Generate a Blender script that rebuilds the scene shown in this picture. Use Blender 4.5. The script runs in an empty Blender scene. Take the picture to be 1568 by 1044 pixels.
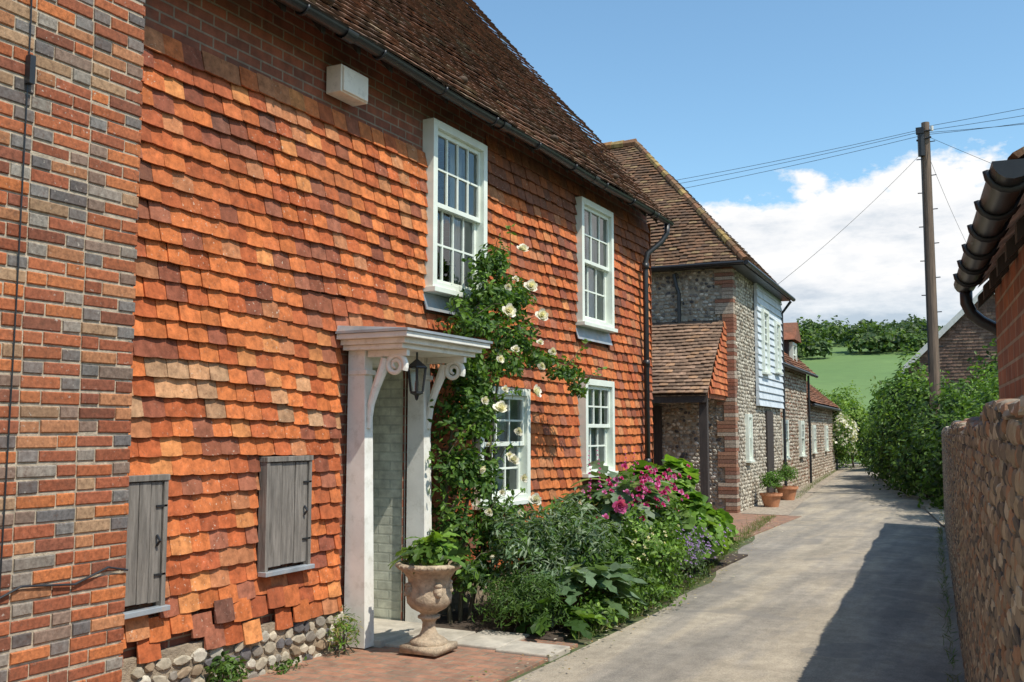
import bpy, bmesh, math, random
import numpy as np
from mathutils import Vector, Matrix
rng=np.random.default_rng(7); random.seed(7)
scene=bpy.context.scene
rad=math.radians
# ------------------------------------------------------------------ helpers
def empty(name,loc=(0,0,0),rz=0):
    e=bpy.data.objects.new(name,None); e.location=loc; e.rotation_euler=(0,0,rz)
    scene.collection.objects.link(e); return e
def nrm(a):
    a=np.asarray(a,float); return a/np.maximum(np.linalg.norm(a,axis=-1,keepdims=True),1e-9)
class B:
    def __init__(s): s.V=[];s.L=[];s.T=[];s.C=[];s.MI=[];s.n=0
    def raw(s,V,F,col=(1,1,1),mi=0):
        V=np.asarray(V,float).reshape(-1,3)
        s.V.append(V)
        s.L.append(np.concatenate([np.asarray(f,int) for f in F])+s.n)
        s.T.append(np.array([len(f) for f in F])); s.MI.append(np.full(len(F),mi))
        s.C.append(np.tile(np.asarray(col,float)[:3],(len(V),1))); s.n+=len(V)
    def inst(s,bv,bf,M,T,col,mi=0):
        M=np.asarray(M,float);T=np.asarray(T,float);col=np.asarray(col,float)
        if len(M)==0: return
        bv=np.asarray(bv,float); n=len(M);k=len(bv)
        V=np.einsum('nij,kj->nki',M,bv)+T[:,None,:]
        bl=np.concatenate([np.asarray(f,int) for f in bf]); tot=np.array([len(f) for f in bf])
        s.V.append(V.reshape(-1,3)); s.L.append((bl[None,:]+(np.arange(n)*k)[:,None]).ravel()+s.n)
        s.T.append(np.tile(tot,n)); s.MI.append(np.full(n*len(bf),mi))
        s.C.append(np.repeat(col,k,axis=0)); s.n+=n*k
    def box(s,x0,x1,y0,y1,z0,z1,mi=0,col=(1,1,1)):
        V=[(x0,y0,z0),(x1,y0,z0),(x1,y1,z0),(x0,y1,z0),(x0,y0,z1),(x1,y0,z1),(x1,y1,z1),(x0,y1,z1)]
        s.raw(V,[(0,3,2,1),(4,5,6,7),(0,1,5,4),(1,2,6,5),(2,3,7,6),(3,0,4,7)],col,mi)
    def poly(s,pts,mi=0,col=(1,1,1)): s.raw(pts,[tuple(range(len(pts)))],col,mi)
    def tube(s,pts,r,n=8,mi=0,col=(1,1,1),cap=True):
        pts=np.asarray(pts,float); m=len(pts)
        r=np.full(m,r) if np.isscalar(r) else np.asarray(r,float)
        t=np.gradient(pts,axis=0); t=nrm(t); V=[]
        up=np.array([0,0,1.]) if abs(t[0][2])<.9 else np.array([1.,0,0])
        for i in range(m):
            x=np.cross(up,t[i]); 
            if np.linalg.norm(x)<1e-3: x=np.cross([0,1.,0.01],t[i])
            x=nrm(x); y=np.cross(t[i],x); up=y
            for k in range(n):
                a=2*math.pi*k/n; V.append(pts[i]+r[i]*(math.cos(a)*x+math.sin(a)*y))
        F=[]
        for i in range(m-1):
            for k in range(n):
                F.append((i*n+k,i*n+(k+1)%n,(i+1)*n+(k+1)%n,(i+1)*n+k))
        if cap: F.append(tuple(range(n))[::-1]); F.append(tuple((m-1)*n+k for k in range(n)))
        s.raw(V,F,col,mi)
    def lathe(s,c,prof,n=40,mi=0,col=(1,1,1),fl=None):
        V=[];F=[]
        for j,(r,z) in enumerate(prof):
            for k in range(n):
                a=2*math.pi*k/n; rr=r
                if fl and fl[0]<=j<=fl[1]: rr=r*(1+.05*abs(math.cos(a*fl[2]/2)))
                V.append((c[0]+rr*math.cos(a),c[1]+rr*math.sin(a),c[2]+z))
        for j in range(len(prof)-1):
            for k in range(n): F.append((j*n+k,j*n+(k+1)%n,(j+1)*n+(k+1)%n,(j+1)*n+k))
        s.raw(V,F,col,mi)
    def done(s,name,mats,parent=None,smooth=False,bevel=0,loc=None):
        if not isinstance(mats,(list,tuple)): mats=[mats]
        V=np.concatenate(s.V);L=np.concatenate(s.L);T=np.concatenate(s.T);C=np.concatenate(s.C);MI=np.concatenate(s.MI)
        me=bpy.data.meshes.new(name)
        me.vertices.add(len(V)); me.vertices.foreach_set('co',V.ravel().astype(np.float32))
        me.loops.add(len(L)); me.loops.foreach_set('vertex_index',L.astype(np.int32))
        me.polygons.add(len(T)); st=np.concatenate([[0],np.cumsum(T)[:-1]])
        me.polygons.foreach_set('loop_start',st.astype(np.int32))
        me.polygons.foreach_set('material_index',MI.astype(np.int32))
        me.polygons.foreach_set('use_smooth',np.full(len(T),bool(smooth)))
        at=me.attributes.new('Col','FLOAT_COLOR','POINT')
        at.data.foreach_set('color',np.hstack([C,np.ones((len(C),1))]).ravel().astype(np.float32))
        for m in mats: me.materials.append(m)
        me.update(calc_edges=True)
        o=bpy.data.objects.new(name,me); scene.collection.objects.link(o)
        if parent: o.parent=parent
        if loc: o.location=loc
        if bevel:
            md=o.modifiers.new('bev','BEVEL'); md.width=bevel; md.segments=2; md.limit_method='ANGLE'
        return o
def ico(sub):
    bm=bmesh.new(); bmesh.ops.create_icosphere(bm,subdivisions=sub,radius=1)
    bm.verts.ensure_lookup_table(); v=np.array([x.co[:] for x in bm.verts]); f=[tuple(q.index for q in p.verts) for p in bm.faces]; bm.free(); return v,f
ICO1=ico(1); ICO2=ico(2)
def knap(ic,seed):
    r_=np.random.default_rng(seed); v=ic[0]*(1+r_.uniform(-.22,.16,(len(ic[0]),1))); v[:,1]=np.clip(v[:,1],-.2,.55+.25*v[:,0]); return v,ic[1]
KN2=[knap(ICO2,i) for i in range(5)]; KN1=[knap(ICO1,i+9) for i in range(4)]
# ------------------------------------------------------------------ materials
def newmat(name):
    m=bpy.data.materials.new(name); m.use_nodes=True; nt=m.node_tree
    b=nt.nodes['Principled BSDF']; return m,nt,b
def N(nt,t,**k):
    n=nt.nodes.new(t)
    for a,v in k.items(): setattr(n,a,v)
    return n
def obj_co(nt,scale=(1,1,1)):
    tc=N(nt,'ShaderNodeTexCoord'); mp=N(nt,'ShaderNodeMapping'); mp.inputs['Scale'].default_value=scale
    nt.links.new(tc.outputs['Object'],mp.inputs['Vector']); return mp.outputs['Vector']
def noise(nt,vec,sc,det=5,rough=.6):
    n=N(nt,'ShaderNodeTexNoise'); n.inputs['Scale'].default_value=sc; n.inputs['Detail'].default_value=det; n.inputs['Roughness'].default_value=rough
    nt.links.new(vec,n.inputs['Vector']); return n.outputs['Fac']
def ramp(nt,fac,stops):
    r=N(nt,'ShaderNodeValToRGB'); e=r.color_ramp.elements
    while len(e)<len(stops): e.new(.5)
    for i,(p,c) in enumerate(stops):
        e[i].position=p; e[i].color=(c,c,c,1) if np.isscalar(c) else (*c,1)
    nt.links.new(fac,r.inputs['Fac']); return r.outputs['Color']
def mix(nt,fac,a,b,bt='MIX'):
    m=N(nt,'ShaderNodeMix',data_type='RGBA',blend_type=bt)
    for i,v in ((0,fac),(6,a),(7,b)):
        if hasattr(v,'links') or hasattr(v,'is_linked'): nt.links.new(v,m.inputs[i])
        else: m.inputs[i].default_value=v if np.isscalar(v) else (*v,1) if len(v)==3 else v
    return m.outputs[2]
def bump(nt,b,h,strength=.5,dist=.01):
    n=N(nt,'ShaderNodeBump'); n.inputs['Strength'].default_value=strength; n.inputs['Distance'].default_value=dist
    nt.links.new(h,n.inputs['Height']); nt.links.new(n.outputs['Normal'],b.inputs['Normal'])
def m_plain(name,col,rough=.7,ns=6,amt=.25,bs=.3,bd=.005,bsc=60,scale=(1,1,1),metal=0,dirt=None):
    m,nt,b=newmat(name); v=obj_co(nt,scale)
    f=ramp(nt,noise(nt,v,ns),[(.3,1-amt),(.7,1+amt*.5)])
    c=mix(nt,1.0,col,f,'MULTIPLY')
    if dirt: c=mix(nt,ramp(nt,noise(nt,v,ns*2.3,8,.7),[(.52,0),(.7,.8)]),c,dirt)
    nt.links.new(c,b.inputs['Base Color']); b.inputs['Roughness'].default_value=rough; b.inputs['Metallic'].default_value=metal
    bump(nt,b,noise(nt,v,bsc,4),bs,bd); return m
def m_attr(name,rough=.8,ns=14,amt=.35,spots=None,spotlo=.6,bs=.6,bd=.004,bsc=70,spec=.3,spotscale=45,blotch=None,bmax=.62):
    m,nt,b=newmat(name); v=obj_co(nt); a=N(nt,'ShaderNodeAttribute',attribute_name='Col')
    f=ramp(nt,noise(nt,v,ns,6,.65),[(.3,1-amt),(.7,1+amt*.4)])
    c=mix(nt,1.0,a.outputs['Color'],f,'MULTIPLY')
    if blotch:
        c=mix(nt,ramp(nt,noise(nt,v,1.1,6,.65),[(.46,0),(.68,bmax)]),c,blotch)
        c=mix(nt,ramp(nt,noise(nt,v,26,6,.7),[(.56,0),(.68,.5)]),c,(blotch[0]*.5,blotch[1]*.5,blotch[2]*.5))
    if spots:
        sp=ramp(nt,noise(nt,v,spotscale,4,.6),[(spotlo,0),(spotlo+.06,.75)])
        area=ramp(nt,noise(nt,v,1.6,3,.5),[(.42,.1),(.62,1)])
        c=mix(nt,mix(nt,1.0,sp,area,'MULTIPLY'),c,spots)
    nt.links.new(c,b.inputs['Base Color']); b.inputs['Roughness'].default_value=rough
    b.inputs['Specular IOR Level'].default_value=spec
    bump(nt,b,noise(nt,v,bsc,5,.65),bs,bd); return m
def m_leaf(name,tr=.3,rough=.5):
    m,nt,b=newmat(name); a=N(nt,'ShaderNodeAttribute',attribute_name='Col')
    v=obj_co(nt); f=ramp(nt,noise(nt,v,9,3),[(.3,.75),(.7,1.15)]); c=mix(nt,1.0,a.outputs['Color'],f,'MULTIPLY')
    nt.links.new(c,b.inputs['Base Color']); b.inputs['Roughness'].default_value=rough; b.inputs['Specular IOR Level'].default_value=.3
    t=N(nt,'ShaderNodeBsdfTranslucent'); nt.links.new(mix(nt,1.0,c,(1.5,1.6,.6),'MULTIPLY'),t.inputs['Color'])
    ms=N(nt,'ShaderNodeMixShader'); ms.inputs[0].default_value=tr
    nt.links.new(b.outputs[0],ms.inputs[1]); nt.links.new(t.outputs[0],ms.inputs[2])
    nt.links.new(ms.outputs[0],nt.nodes['Material Output'].inputs['Surface']); return m
def m_brick(name,c1,c2,mortar,bw=.225,rh=.075,ground=False,rough=.85):
    m,nt,b=newmat(name); tc=N(nt,'ShaderNodeTexCoord'); sp=N(nt,'ShaderNodeSeparateXYZ'); nt.links.new(tc.outputs['Object'],sp.inputs[0])
    cb=N(nt,'ShaderNodeCombineXYZ')
    if ground: nt.links.new(sp.outputs[0],cb.inputs[0]); nt.links.new(sp.outputs[1],cb.inputs[1])
    else:
        ad=N(nt,'ShaderNodeMath',operation='ADD'); nt.links.new(sp.outputs[0],ad.inputs[0]); nt.links.new(sp.outputs[1],ad.inputs[1])
        nt.links.new(ad.outputs[0],cb.inputs[0]); nt.links.new(sp.outputs[2],cb.inputs[1])
    bt=N(nt,'ShaderNodeTexBrick'); bt.inputs['Scale'].default_value=1; bt.inputs['Brick Width'].default_value=bw; bt.inputs['Row Height'].default_value=rh
    bt.inputs['Mortar Size'].default_value=.008; bt.inputs['Mortar Smooth'].default_value=.3
    bt.inputs['Color1'].default_value=(*c1,1); bt.inputs['Color2'].default_value=(*c2,1); bt.inputs['Mortar'].default_value=(*mortar,1)
    nt.links.new(cb.outputs[0],bt.inputs['Vector'])
    f=ramp(nt,noise(nt,tc.outputs['Object'],9,7,.7),[(.3,.6),(.7,1.25)])
    c=mix(nt,1.0,bt.outputs['Color'],f,'MULTIPLY')
    c=mix(nt,ramp(nt,noise(nt,tc.outputs['Object'],1.7,6,.7),[(.5,0),(.68,.5)]),c,tuple(.55*x for x in mortar))
    nt.links.new(c,b.inputs['Base Color']); b.inputs['Roughness'].default_value=rough
    iv=N(nt,'ShaderNodeMath',operation='SUBTRACT'); iv.inputs[0].default_value=1; nt.links.new(bt.outputs['Fac'],iv.inputs[1])
    bump(nt,b,iv.outputs[0],.6,.01); return m
M_tile=m_attr('clay_wall_tile',.85,16,.5,spots=(.62,.50,.38),spotlo=.63,spec=.2,blotch=(.27,.10,.05),bmax=.45)
M_rtile=m_attr('clay_roof_tile',.85,12,.5,spots=(.42,.36,.22),spotlo=.63,spec=.2,spotscale=30,blotch=(.13,.085,.06))
M_brk=m_attr('old_brick',.85,40,.5,spots=(.5,.45,.38),spotlo=.64,spec=.2,blotch=(.22,.11,.07),bmax=.3)
M_mortar=m_plain('lime_mortar',(.46,.38,.28),.95,20,.4,.8,.006,90)
M_flint=m_attr('flint_stone',.6,20,.4,spec=.3)
M_flmort=m_plain('flint_wall_mortar',(.34,.27,.19),.95,9,.45,1,.012,60)
M_wallbrick=m_brick('shaded_brickwork',(.30,.085,.04),(.18,.06,.035),(.27,.2,.14))
M_redbrick=m_brick('red_brickwork',(.36,.13,.06),(.24,.09,.05),(.34,.27,.2))
M_paveb=m_brick('brick_paving_material',(.36,.18,.11),(.27,.15,.10),(.24,.20,.14),.21,.105,True)
M_paint=m_plain('pale_green_paint',(.74,.79,.70),.45,5,.12,.15,.002,30)
M_white=m_plain('white_paint',(.80,.79,.72),.55,4,.15,.3,.003,25,dirt=(.55,.53,.45))
M_boards=m_plain('blue_white_board_paint',(.60,.66,.70),.6,4,.2,.3,.003,25)
M_lead=m_plain('lead_sheet',(.36,.40,.43),.5,5,.3,.2,.004,20,metal=.3,dirt=(.5,.42,.36))
M_black=m_plain('black_gutter_paint',(.022,.024,.027),.4,8,.3,.2,.002,40)
M_wood=m_plain('weathered_grey_timber',(.21,.19,.165),.85,5,.5,.9,.006,18,scale=(6,6,.6),dirt=(.08,.07,.055))
M_dark=m_plain('dark_timber',(.05,.04,.035),.8,6,.4,.5,.004,20,scale=(5,5,.7))
M_pole=m_plain('pole_timber',(.20,.14,.10),.85,5,.4,.5,.006,18,scale=(6,6,.5))
M_curt=m_plain('curtain_cloth',(.8,.8,.77),.9,4,.15,.1,.002,30)
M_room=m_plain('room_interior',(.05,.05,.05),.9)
M_stone=m_plain('urn_stone',(.46,.36,.25),.9,14,.45,.9,.008,60,dirt=(.16,.14,.10))
M_slab=m_plain('stone_slab',(.44,.40,.33),.9,7,.35,.6,.004,40)
M_terra=m_plain('terracotta',(.5,.22,.11),.85,8,.3,.4,.003,40)
M_soil=m_plain('garden_soil',(.07,.05,.035),.95,8,.4,.9,.02,30)
M_slate=m_plain('grey_roof',(.17,.14,.12),.8,8,.35,.6,.01,20)
M_wbox=m_plain('cream_plastic',(.78,.70,.58),.5,6,.1,.05,.001,30,dirt=(.55,.48,.38))
M_leaf=m_leaf('leaf_material',.33); M_petal=m_leaf('petal_material',.2,.6)
M_stem=m_plain('woody_stem',(.10,.085,.05),.8,9,.3,.4,.003,40)
def m_glass():
    m,nt,b=newmat('window_glass'); nt.nodes.remove(b)
    t=N(nt,'ShaderNodeBsdfTransparent'); t.inputs[0].default_value=(.8,.86,.84,1)
    g=N(nt,'ShaderNodeBsdfGlossy'); g.inputs['Roughness'].default_value=.03
    v=obj_co(nt); bp=N(nt,'ShaderNodeBump'); bp.inputs['Strength'].default_value=.12; bp.inputs['Distance'].default_value=.02
    nt.links.new(noise(nt,v,4,2),bp.inputs['Height']); nt.links.new(bp.outputs[0],g.inputs['Normal'])
    f=N(nt,'ShaderNodeFresnel'); f.inputs[0].default_value=1.6
    ad=N(nt,'ShaderNodeMath',operation='ADD'); ad.inputs[1].default_value=.07; nt.links.new(f.outputs[0],ad.inputs[0])
    ms=N(nt,'ShaderNodeMixShader'); nt.links.new(ad.outputs[0],ms.inputs[0]); nt.links.new(t.outputs[0],ms.inputs[1]); nt.links.new(g.outputs[0],ms.inputs[2])
    nt.links.new(ms.outputs[0],nt.nodes['Material Output'].inputs['Surface']); return m
M_glass=m_glass()
def m_road():
    m,nt,b=newmat('lane_asphalt'); v=obj_co(nt); vs=obj_co(nt,(1.6,.22,1))
    c=ramp(nt,noise(nt,vs,1.1,5,.6),[(.36,(.235,.215,.185)),(.48,(.32,.285,.235)),(.56,(.40,.345,.265)),(.68,(.30,.265,.21))])
    c=mix(nt,1.0,c,ramp(nt,noise(nt,v,.8,5,.6),[(.35,.85),(.65,1.12)]),'MULTIPLY')
    c=mix(nt,1.0,c,ramp(nt,noise(nt,v,110,3,.7),[(.3,.65),(.7,1.3)]),'MULTIPLY')
    c=mix(nt,1.0,c,ramp(nt,noise(nt,v,7,6,.7),[(.35,.82),(.6,1.05)]),'MULTIPLY')
    c=mix(nt,ramp(nt,noise(nt,v,1.3,2,.4),[(.62,0),(.63,.45)]),c,(.20,.185,.165))
    nt.links.new(c,b.inputs['Base Color']); b.inputs['Roughness'].default_value=.95; b.inputs['Specular IOR Level'].default_value=.2
    bump(nt,b,noise(nt,v,140,3,.7),.6,.008); return m
M_road=m_road()
def m_ground():
    m,nt,b=newmat('terrain_material'); tc=N(nt,'ShaderNodeTexCoord'); v=tc.outputs['Object']
    near=ramp(nt,noise(nt,v,3,6,.7),[(.35,(.10,.08,.05)),(.55,(.07,.10,.03)),(.7,(.15,.13,.08))])
    far=ramp(nt,noise(nt,v,.02,4,.6),[(.35,(.105,.185,.05)),(.65,(.14,.225,.065))])
    far=mix(nt,1.0,far,ramp(nt,noise(nt,v,.3,5,.7),[(.3,.88),(.7,1.08)]),'MULTIPLY')
    mr=N(nt,'ShaderNodeMapRange'); mr.inputs[1].default_value=45; mr.inputs[2].default_value=60; 
    ln=N(nt,'ShaderNodeVectorMath',operation='LENGTH'); nt.links.new(v,ln.inputs[0]); nt.links.new(ln.outputs['Value'],mr.inputs[0])
    nt.links.new(mix(nt,mr.outputs[0],near,far),b.inputs['Base Color']); b.inputs['Roughness'].default_value=.95
    bump(nt,b,noise(nt,v,25,5,.7),.6,.02); return m
M_ground=m_ground()
# ------------------------------------------------------------------ tiles, pebbles, bricks
ta=np.array([-.5,-.2,.2,.5]); cb_=np.array([0,.004,.004,0])
TV=np.array([(a,.003+c,1.18) for a,c in zip(ta,cb_)]+[(a,.032+c,e) for a,c,e in zip(ta,cb_,[.02,-.02,-.02,.02])]+[(a,.014+c,e) for a,c,e in zip(ta,cb_,[.02,-.02,-.02,.02])])
TF=[(i,4+i,5+i,1+i) for i in range(3)]+[(4+i,8+i,9+i,5+i) for i in range(3)]+[(0,8,4),(3,7,11)]
def swave(a,b,k): return math.sin(a*1.7*k+1.3)*math.sin(b*2.3*k+.4)+.5*math.sin(a*4.1*k+b*3.3*k)
def tile_field(b,O,A,U,Nn,smin,smax,rows,gauge,w,colf,holes=(),jit=1.,sag=.01,mi=0,rowfn=None):
    O,A,U,Nn=[np.array(q,float) for q in (O,A,U,Nn)]
    M=[];T=[];C=[]
    for r in range(rows):
        t0=r*gauge; a0=smin(t0) if callable(smin) else smin; a1=smax(t0) if callable(smax) else smax
        if a1-a0<.03: continue
        s=a0-(r%2)*w/2-random.random()*.03
        while s<a1:
            ww=w*(1+random.uniform(-.03,.03)); segs=[(max(s,a0),min(s+ww,a1))]
            for (h0,h1,g0,g1) in holes:
                if t0+gauge*.8>g0 and t0+gauge*.2<g1:
                    ns=[]
                    for (p,q) in segs:
                        if q<=h0 or p>=h1: ns.append((p,q)); continue
                        if p<h0: ns.append((p,h0))
                        if q>h1: ns.append((h1,q))
                    segs=ns
            for (p,q) in segs:
                if q-p<.025: continue
                c=(p+q)/2; an=random.gauss(0,.009)*jit
                if random.random()<.03: an*=4
                A2=A*math.cos(an)+U*math.sin(an); U2=U*math.cos(an)-A*math.sin(an)
                out=swave(c,t0,1)*sag+random.gauss(0,.0018)*jit; dt=random.gauss(0,.0022)*jit+swave(c*.6,t0*.5,1.2)*sag*1.1
                if rowfn: o2,d2=rowfn(c,t0,r); out+=o2; dt+=d2
                if out<-900: continue
                n2=Nn*(1+random.uniform(-.1,.15)*jit)
                M.append(np.stack([A2*(q-p-.0025),n2,U2*gauge],axis=1)); T.append(O+A*c+U*(t0+dt)+Nn*out)
                C.append(colf(c,t0,r))
            s+=ww
    b.inst(TV,TF,M,T,C,mi)
def pal(cols,wts):
    c=np.array(random.choices(cols,wts)[0]); return c*random.uniform(.82,1.18)
def wallcol(s,t,r):
    k=swave(s*.5,t*.6,1)+random.gauss(0,.25)
    if r in range(12,15) and s<3.4 and random.random()<.5: return pal([(.54,.28,.14),(.46,.27,.15)],[1,1])
    if k>.55: return pal([(.62,.19,.06),(.50,.13,.045),(.54,.23,.10),(.30,.10,.055)],[6,3,2,1])
    if k<-.4: return pal([(.42,.11,.045),(.56,.16,.055),(.27,.085,.05),(.46,.19,.09),(.18,.08,.055)],[4,4,2.5,1.2,1])
    return pal([(.60,.175,.055),(.47,.12,.042),(.50,.20,.09),(.28,.09,.05),(.66,.26,.09),(.36,.13,.075)],[6,4,1.6,1.6,1.3,1.6])
def roofcol(s,t,r):
    if t<.6: return pal([(.20,.11,.07),(.26,.135,.085),(.16,.10,.07),(.28,.20,.13)],[3,2,3,1])
    return pal([(.17,.09,.06),(.21,.105,.068),(.13,.078,.055),(.25,.125,.078),(.19,.15,.11)],[4,3,3,1.5,1])
def roofcol2(s,t,r): return pal([(.18,.105,.063),(.23,.125,.072),(.145,.09,.06),(.28,.19,.10)],[4,3,3,1.5])
def leancol(s,t,r): return pal([(.28,.18,.12),(.34,.22,.15),(.22,.145,.10),(.40,.24,.14)],[4,3,3,1])
def flcol(): return pal([(.34,.32,.27),(.22,.20,.18),(.48,.44,.36),(.64,.60,.52),(.35,.26,.17),(.10,.10,.105)],[4,3,4,3,2,1.2])
def flcolb(): return pal([(.29,.235,.17),(.19,.155,.12),(.36,.29,.20),(.46,.40,.30),(.30,.17,.10),(.09,.085,.08)],[4,4,3,1.2,2.5,3])
def pebbles(b,O,A,U,Nn,L,H,cell,ics,colf=flcol,holes=(),depth=.5,top=None,mi=0,sink=.1):
    if isinstance(ics,tuple): ics=[ics]
    O,A,U,Nn=[np.array(q,float) for q in (O,A,U,Nn)]; MM=[([],[],[]) for _ in ics]
    rows=int(H/(cell*.82)); 
    for r in range(rows):
        t=(r+.5)*cell*.82; s=random.random()*cell
        while s<L:
            sz=cell*random.choice([.6,.85,1,1.2,1.5]); c=s+sz/2; s+=sz*.97
            tt=t+random.gauss(0,cell*.09)
            if tt>(top(c) if top else H) or tt<cell*.2: continue
            if any(h0<c<h1 and g0<tt<g1 for h0,h1,g0,g1 in holes): continue
            if random.random()<.04: continue
            an=random.uniform(-.5,.5); A2=A*math.cos(an)+U*math.sin(an); U2=U*math.cos(an)-A*math.sin(an)
            M,T,C=random.choice(MM)
            M.append(np.stack([A2*sz*.47,Nn*cell*depth*random.uniform(.6,1.2),U2*cell*.41*random.uniform(.75,1.15)],axis=1)); T.append(O+A*c+U*tt-Nn*cell*sink); C.append(colf())
    for ic,(M,T,C) in zip(ics,MM): b.inst(ic[0],ic[1],M,T,C,mi)
def brickbase(w,h,d=.03,c=.005):
    W,H=w/2,h/2
    v=[(-W+c,0,-H+c),(W-c,0,-H+c),(W-c,0,H-c),(-W+c,0,H-c),(-W,-c,-H),(W,-c,-H),(W,-c,H),(-W,-c,H),(-W,-d,-H),(W,-d,-H),(W,-d,H),(-W,-d,H)]
    f=[(0,1,2,3)]
    for k in range(4): j=(k+1)%4; f+=[(4+k,4+j,j,k),(8+k,8+j,4+j,4+k)]
    return np.array(v),f
def flemish(b,O,A,Nn,L,H,mi=0):
    O,A,Nn=[np.array(q,float) for q in (O,A,Nn)]; U=np.array([0,0,1.]); G=.072
    bv,bf=brickbase(1,.061); M=[];T=[];C=[]
    for r in range(int(H/G)):
        s=L; k=r%2
        while s>-.05:
            kw=(.213 if k%2==0 else .102)*random.uniform(.97,1.03); s0=max(s-kw,0)
            if s-s0<.02: break
            an=random.gauss(0,.009); w_=s-s0; c=(s+s0)/2
            A2=A*math.cos(an)+U*math.sin(an);U2=U*math.cos(an)-A*math.sin(an)
            M.append(np.stack([A2*w_,Nn,U2*random.uniform(.86,1.03)],axis=1)); T.append(O+A*c+U*((r+.5)*G+random.gauss(0,.0015))+Nn*random.gauss(0,.002))
            q=random.random()
            if (k%2==1 and q<.55) or (k%2==0 and q<.08): c_=pal([(.20,.185,.17),(.14,.13,.125),(.28,.25,.21),(.24,.17,.13)],[3,2,2,2])
            else: c_=pal([(.42,.13,.055),(.32,.10,.05),(.45,.20,.095),(.24,.085,.05),(.38,.24,.14),(.52,.17,.06)],[5,4,2,1.8,1.3,2])
            C.append(c_); s-=kw+.011; k+=1
    b.inst(bv,bf,M,T,C,mi)
# ------------------------------------------------------------------ ground
def th(x,y):
    d=math.hypot(x,y); t=min(max((d-90)/330,0),1); s=t*t*(3-2*t)
    w=1+.06*math.sin(x*.012+1)+.04*math.sin(y*.01+x*.02)
    return s*35*w*(1 if y>0 else max(0.3,1+y/400))
g=B(); n=121; xs=np.linspace(-1500,1500,n); 
xs=np.sign(xs)*(np.abs(xs)/1500)**1.7*1500
V=[(x,y,th(x,y)) for y in xs for x in xs]; F=[(j*n+i,j*n+i+1,(j+1)*n+i+1,(j+1)*n+i) for j in range(n-1) for i in range(n-1)]
g.raw(V,F); g.done('ground',M_ground,smooth=True)
LY=[-8,6.2,8.5,10.35,15,19,29.4,43.6,54]; LX=[-3.1,-2.98,-2.95,-3.03,-3.65,-4.1,-5.4,-6.9,-10]
RY=[-8,0,18,22,30,37,43,56]; RX=[.75,.15,-1.2,-1.55,-2.8,-4.0,-5.1,-8.4]
rd=B(); ys=np.arange(-8,54.1,.5); V=[];
for i,y in enumerate(ys):
    l=np.interp(y,LY,LX)+.05*math.sin(y*3.1)*(y>9); r=np.interp(y,RY,RX)+.1
    for k in range(7): V.append((l+(r-l)*k/6,y,.004+.03*math.sin(math.pi*k/6)))
F=[(j*7+i,j*7+i+1,(j+1)*7+i+1,(j+1)*7+i) for j in range(len(ys)-1) for i in range(6)]
rd.raw(V,F); rd.done('lane_road',M_road,smooth=True)
pv=B(); pv.box(-4.56,-3.02,2.5,6.98,-.05,.022); pv.box(-4.9,-3.75,12.9,19.2,-.05,.02); pv.box(-7.6,-4.9,13.1,19.28,-.05,.024); pv.done('brick_pavement',M_paveb)
sl=B()
for (a,b_,c,d) in [(-3.85,-3.45,6.5,7.05),(-3.44,-3.0,6.45,6.8),(-4.3,-3.87,6.25,6.95)]: sl.box(a,b_,c,d,-.02,.042)
sl.done('stone_doorstep',M_slab,bevel=.01)
so=B(); so.box(-4.56,-3.2,6.99,12.88,-.05,.03); so.done('flower_bed_soil',M_soil)
gp=B(); gp.poly([(-1.25,18.1,.045),(-.2,18.1,.045),(-1.1,23,.045),(-2.0,23,.045)]); gp.done('gravel_patch',m_plain('gravel',(.40,.34,.26),.95,12,.3,.9,.01,90))
fp=B(); V=[(-5.0,19.3,.018),(-4.02,19.3,.018),(-4.6,24.0,.018),(-5.3,24.5,.018)]; fp.poly(V); V=[(-5.3,24.5,.018),(-4.6,24.0,.018),(-6.6,43,.018),(-7.2,43,.018)]; fp.poly(V); fp.done('cobbled_footpath',m_plain('cobble_path',(.36,.30,.23),.95,14,.5,.9,.015,30))
# ------------------------------------------------------------------ main tile hung house
H=empty('tile_hung_house')
WX=-4.54
wins=[(7.17,8.14,2.83,4.30,4,2),(10.42,11.42,2.85,4.30,3,2),(8.02,9.06,.93,2.02,3,2),(10.50,11.40,1.12,2.2,3,2)]
door=(6.2,6.9,0,2.14)
hat=[(4.0,4.28,.62,1.33),(5.18,5.60,.70,1.41)]
holes=[(w[0],w[1],w[2],w[3]) for w in wins]+[door]
w=B(); WT=4.76
yb=sorted({3.6,12.98}|{h[0] for h in holes}|{h[1] for h in holes}); zb=sorted({0,WT}|{h[2] for h in holes}|{h[3] for h in holes})
for i in range(len(yb)-1):
    for j in range(len(zb)-1):
        cy,cz=(yb[i]+yb[i+1])/2,(zb[j]+zb[j+1])/2
        if any(h[0]<cy<h[1] and h[2]<cz<h[3] for h in holes): continue
        w.poly([(WX,yb[i],zb[j]),(WX,yb[i+1],zb[j]),(WX,yb[i+1],zb[j+1]),(WX,yb[i],zb[j+1])])
w.poly([(-11.2,3.6,0),(-11.2,13.0,0),(-11.2,13.0,4.42),(-11.2,3.6,4.42)])
for y in (3.6,12.975): w.poly([(WX,y,0),(-11.2,y,0),(-11.2,y,4.42),(-7.85,y,8.6),(WX,y,WT)])
for h in [x[:4] for x in wins]:
    for z in (h[2],h[3]): w.poly([(WX,h[0],z),(WX,h[1],z),(WX-.15,h[1],z),(WX-.15,h[0],z)])
w.done('brick_walls',M_wallbrick,H)
t=B()
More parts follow.
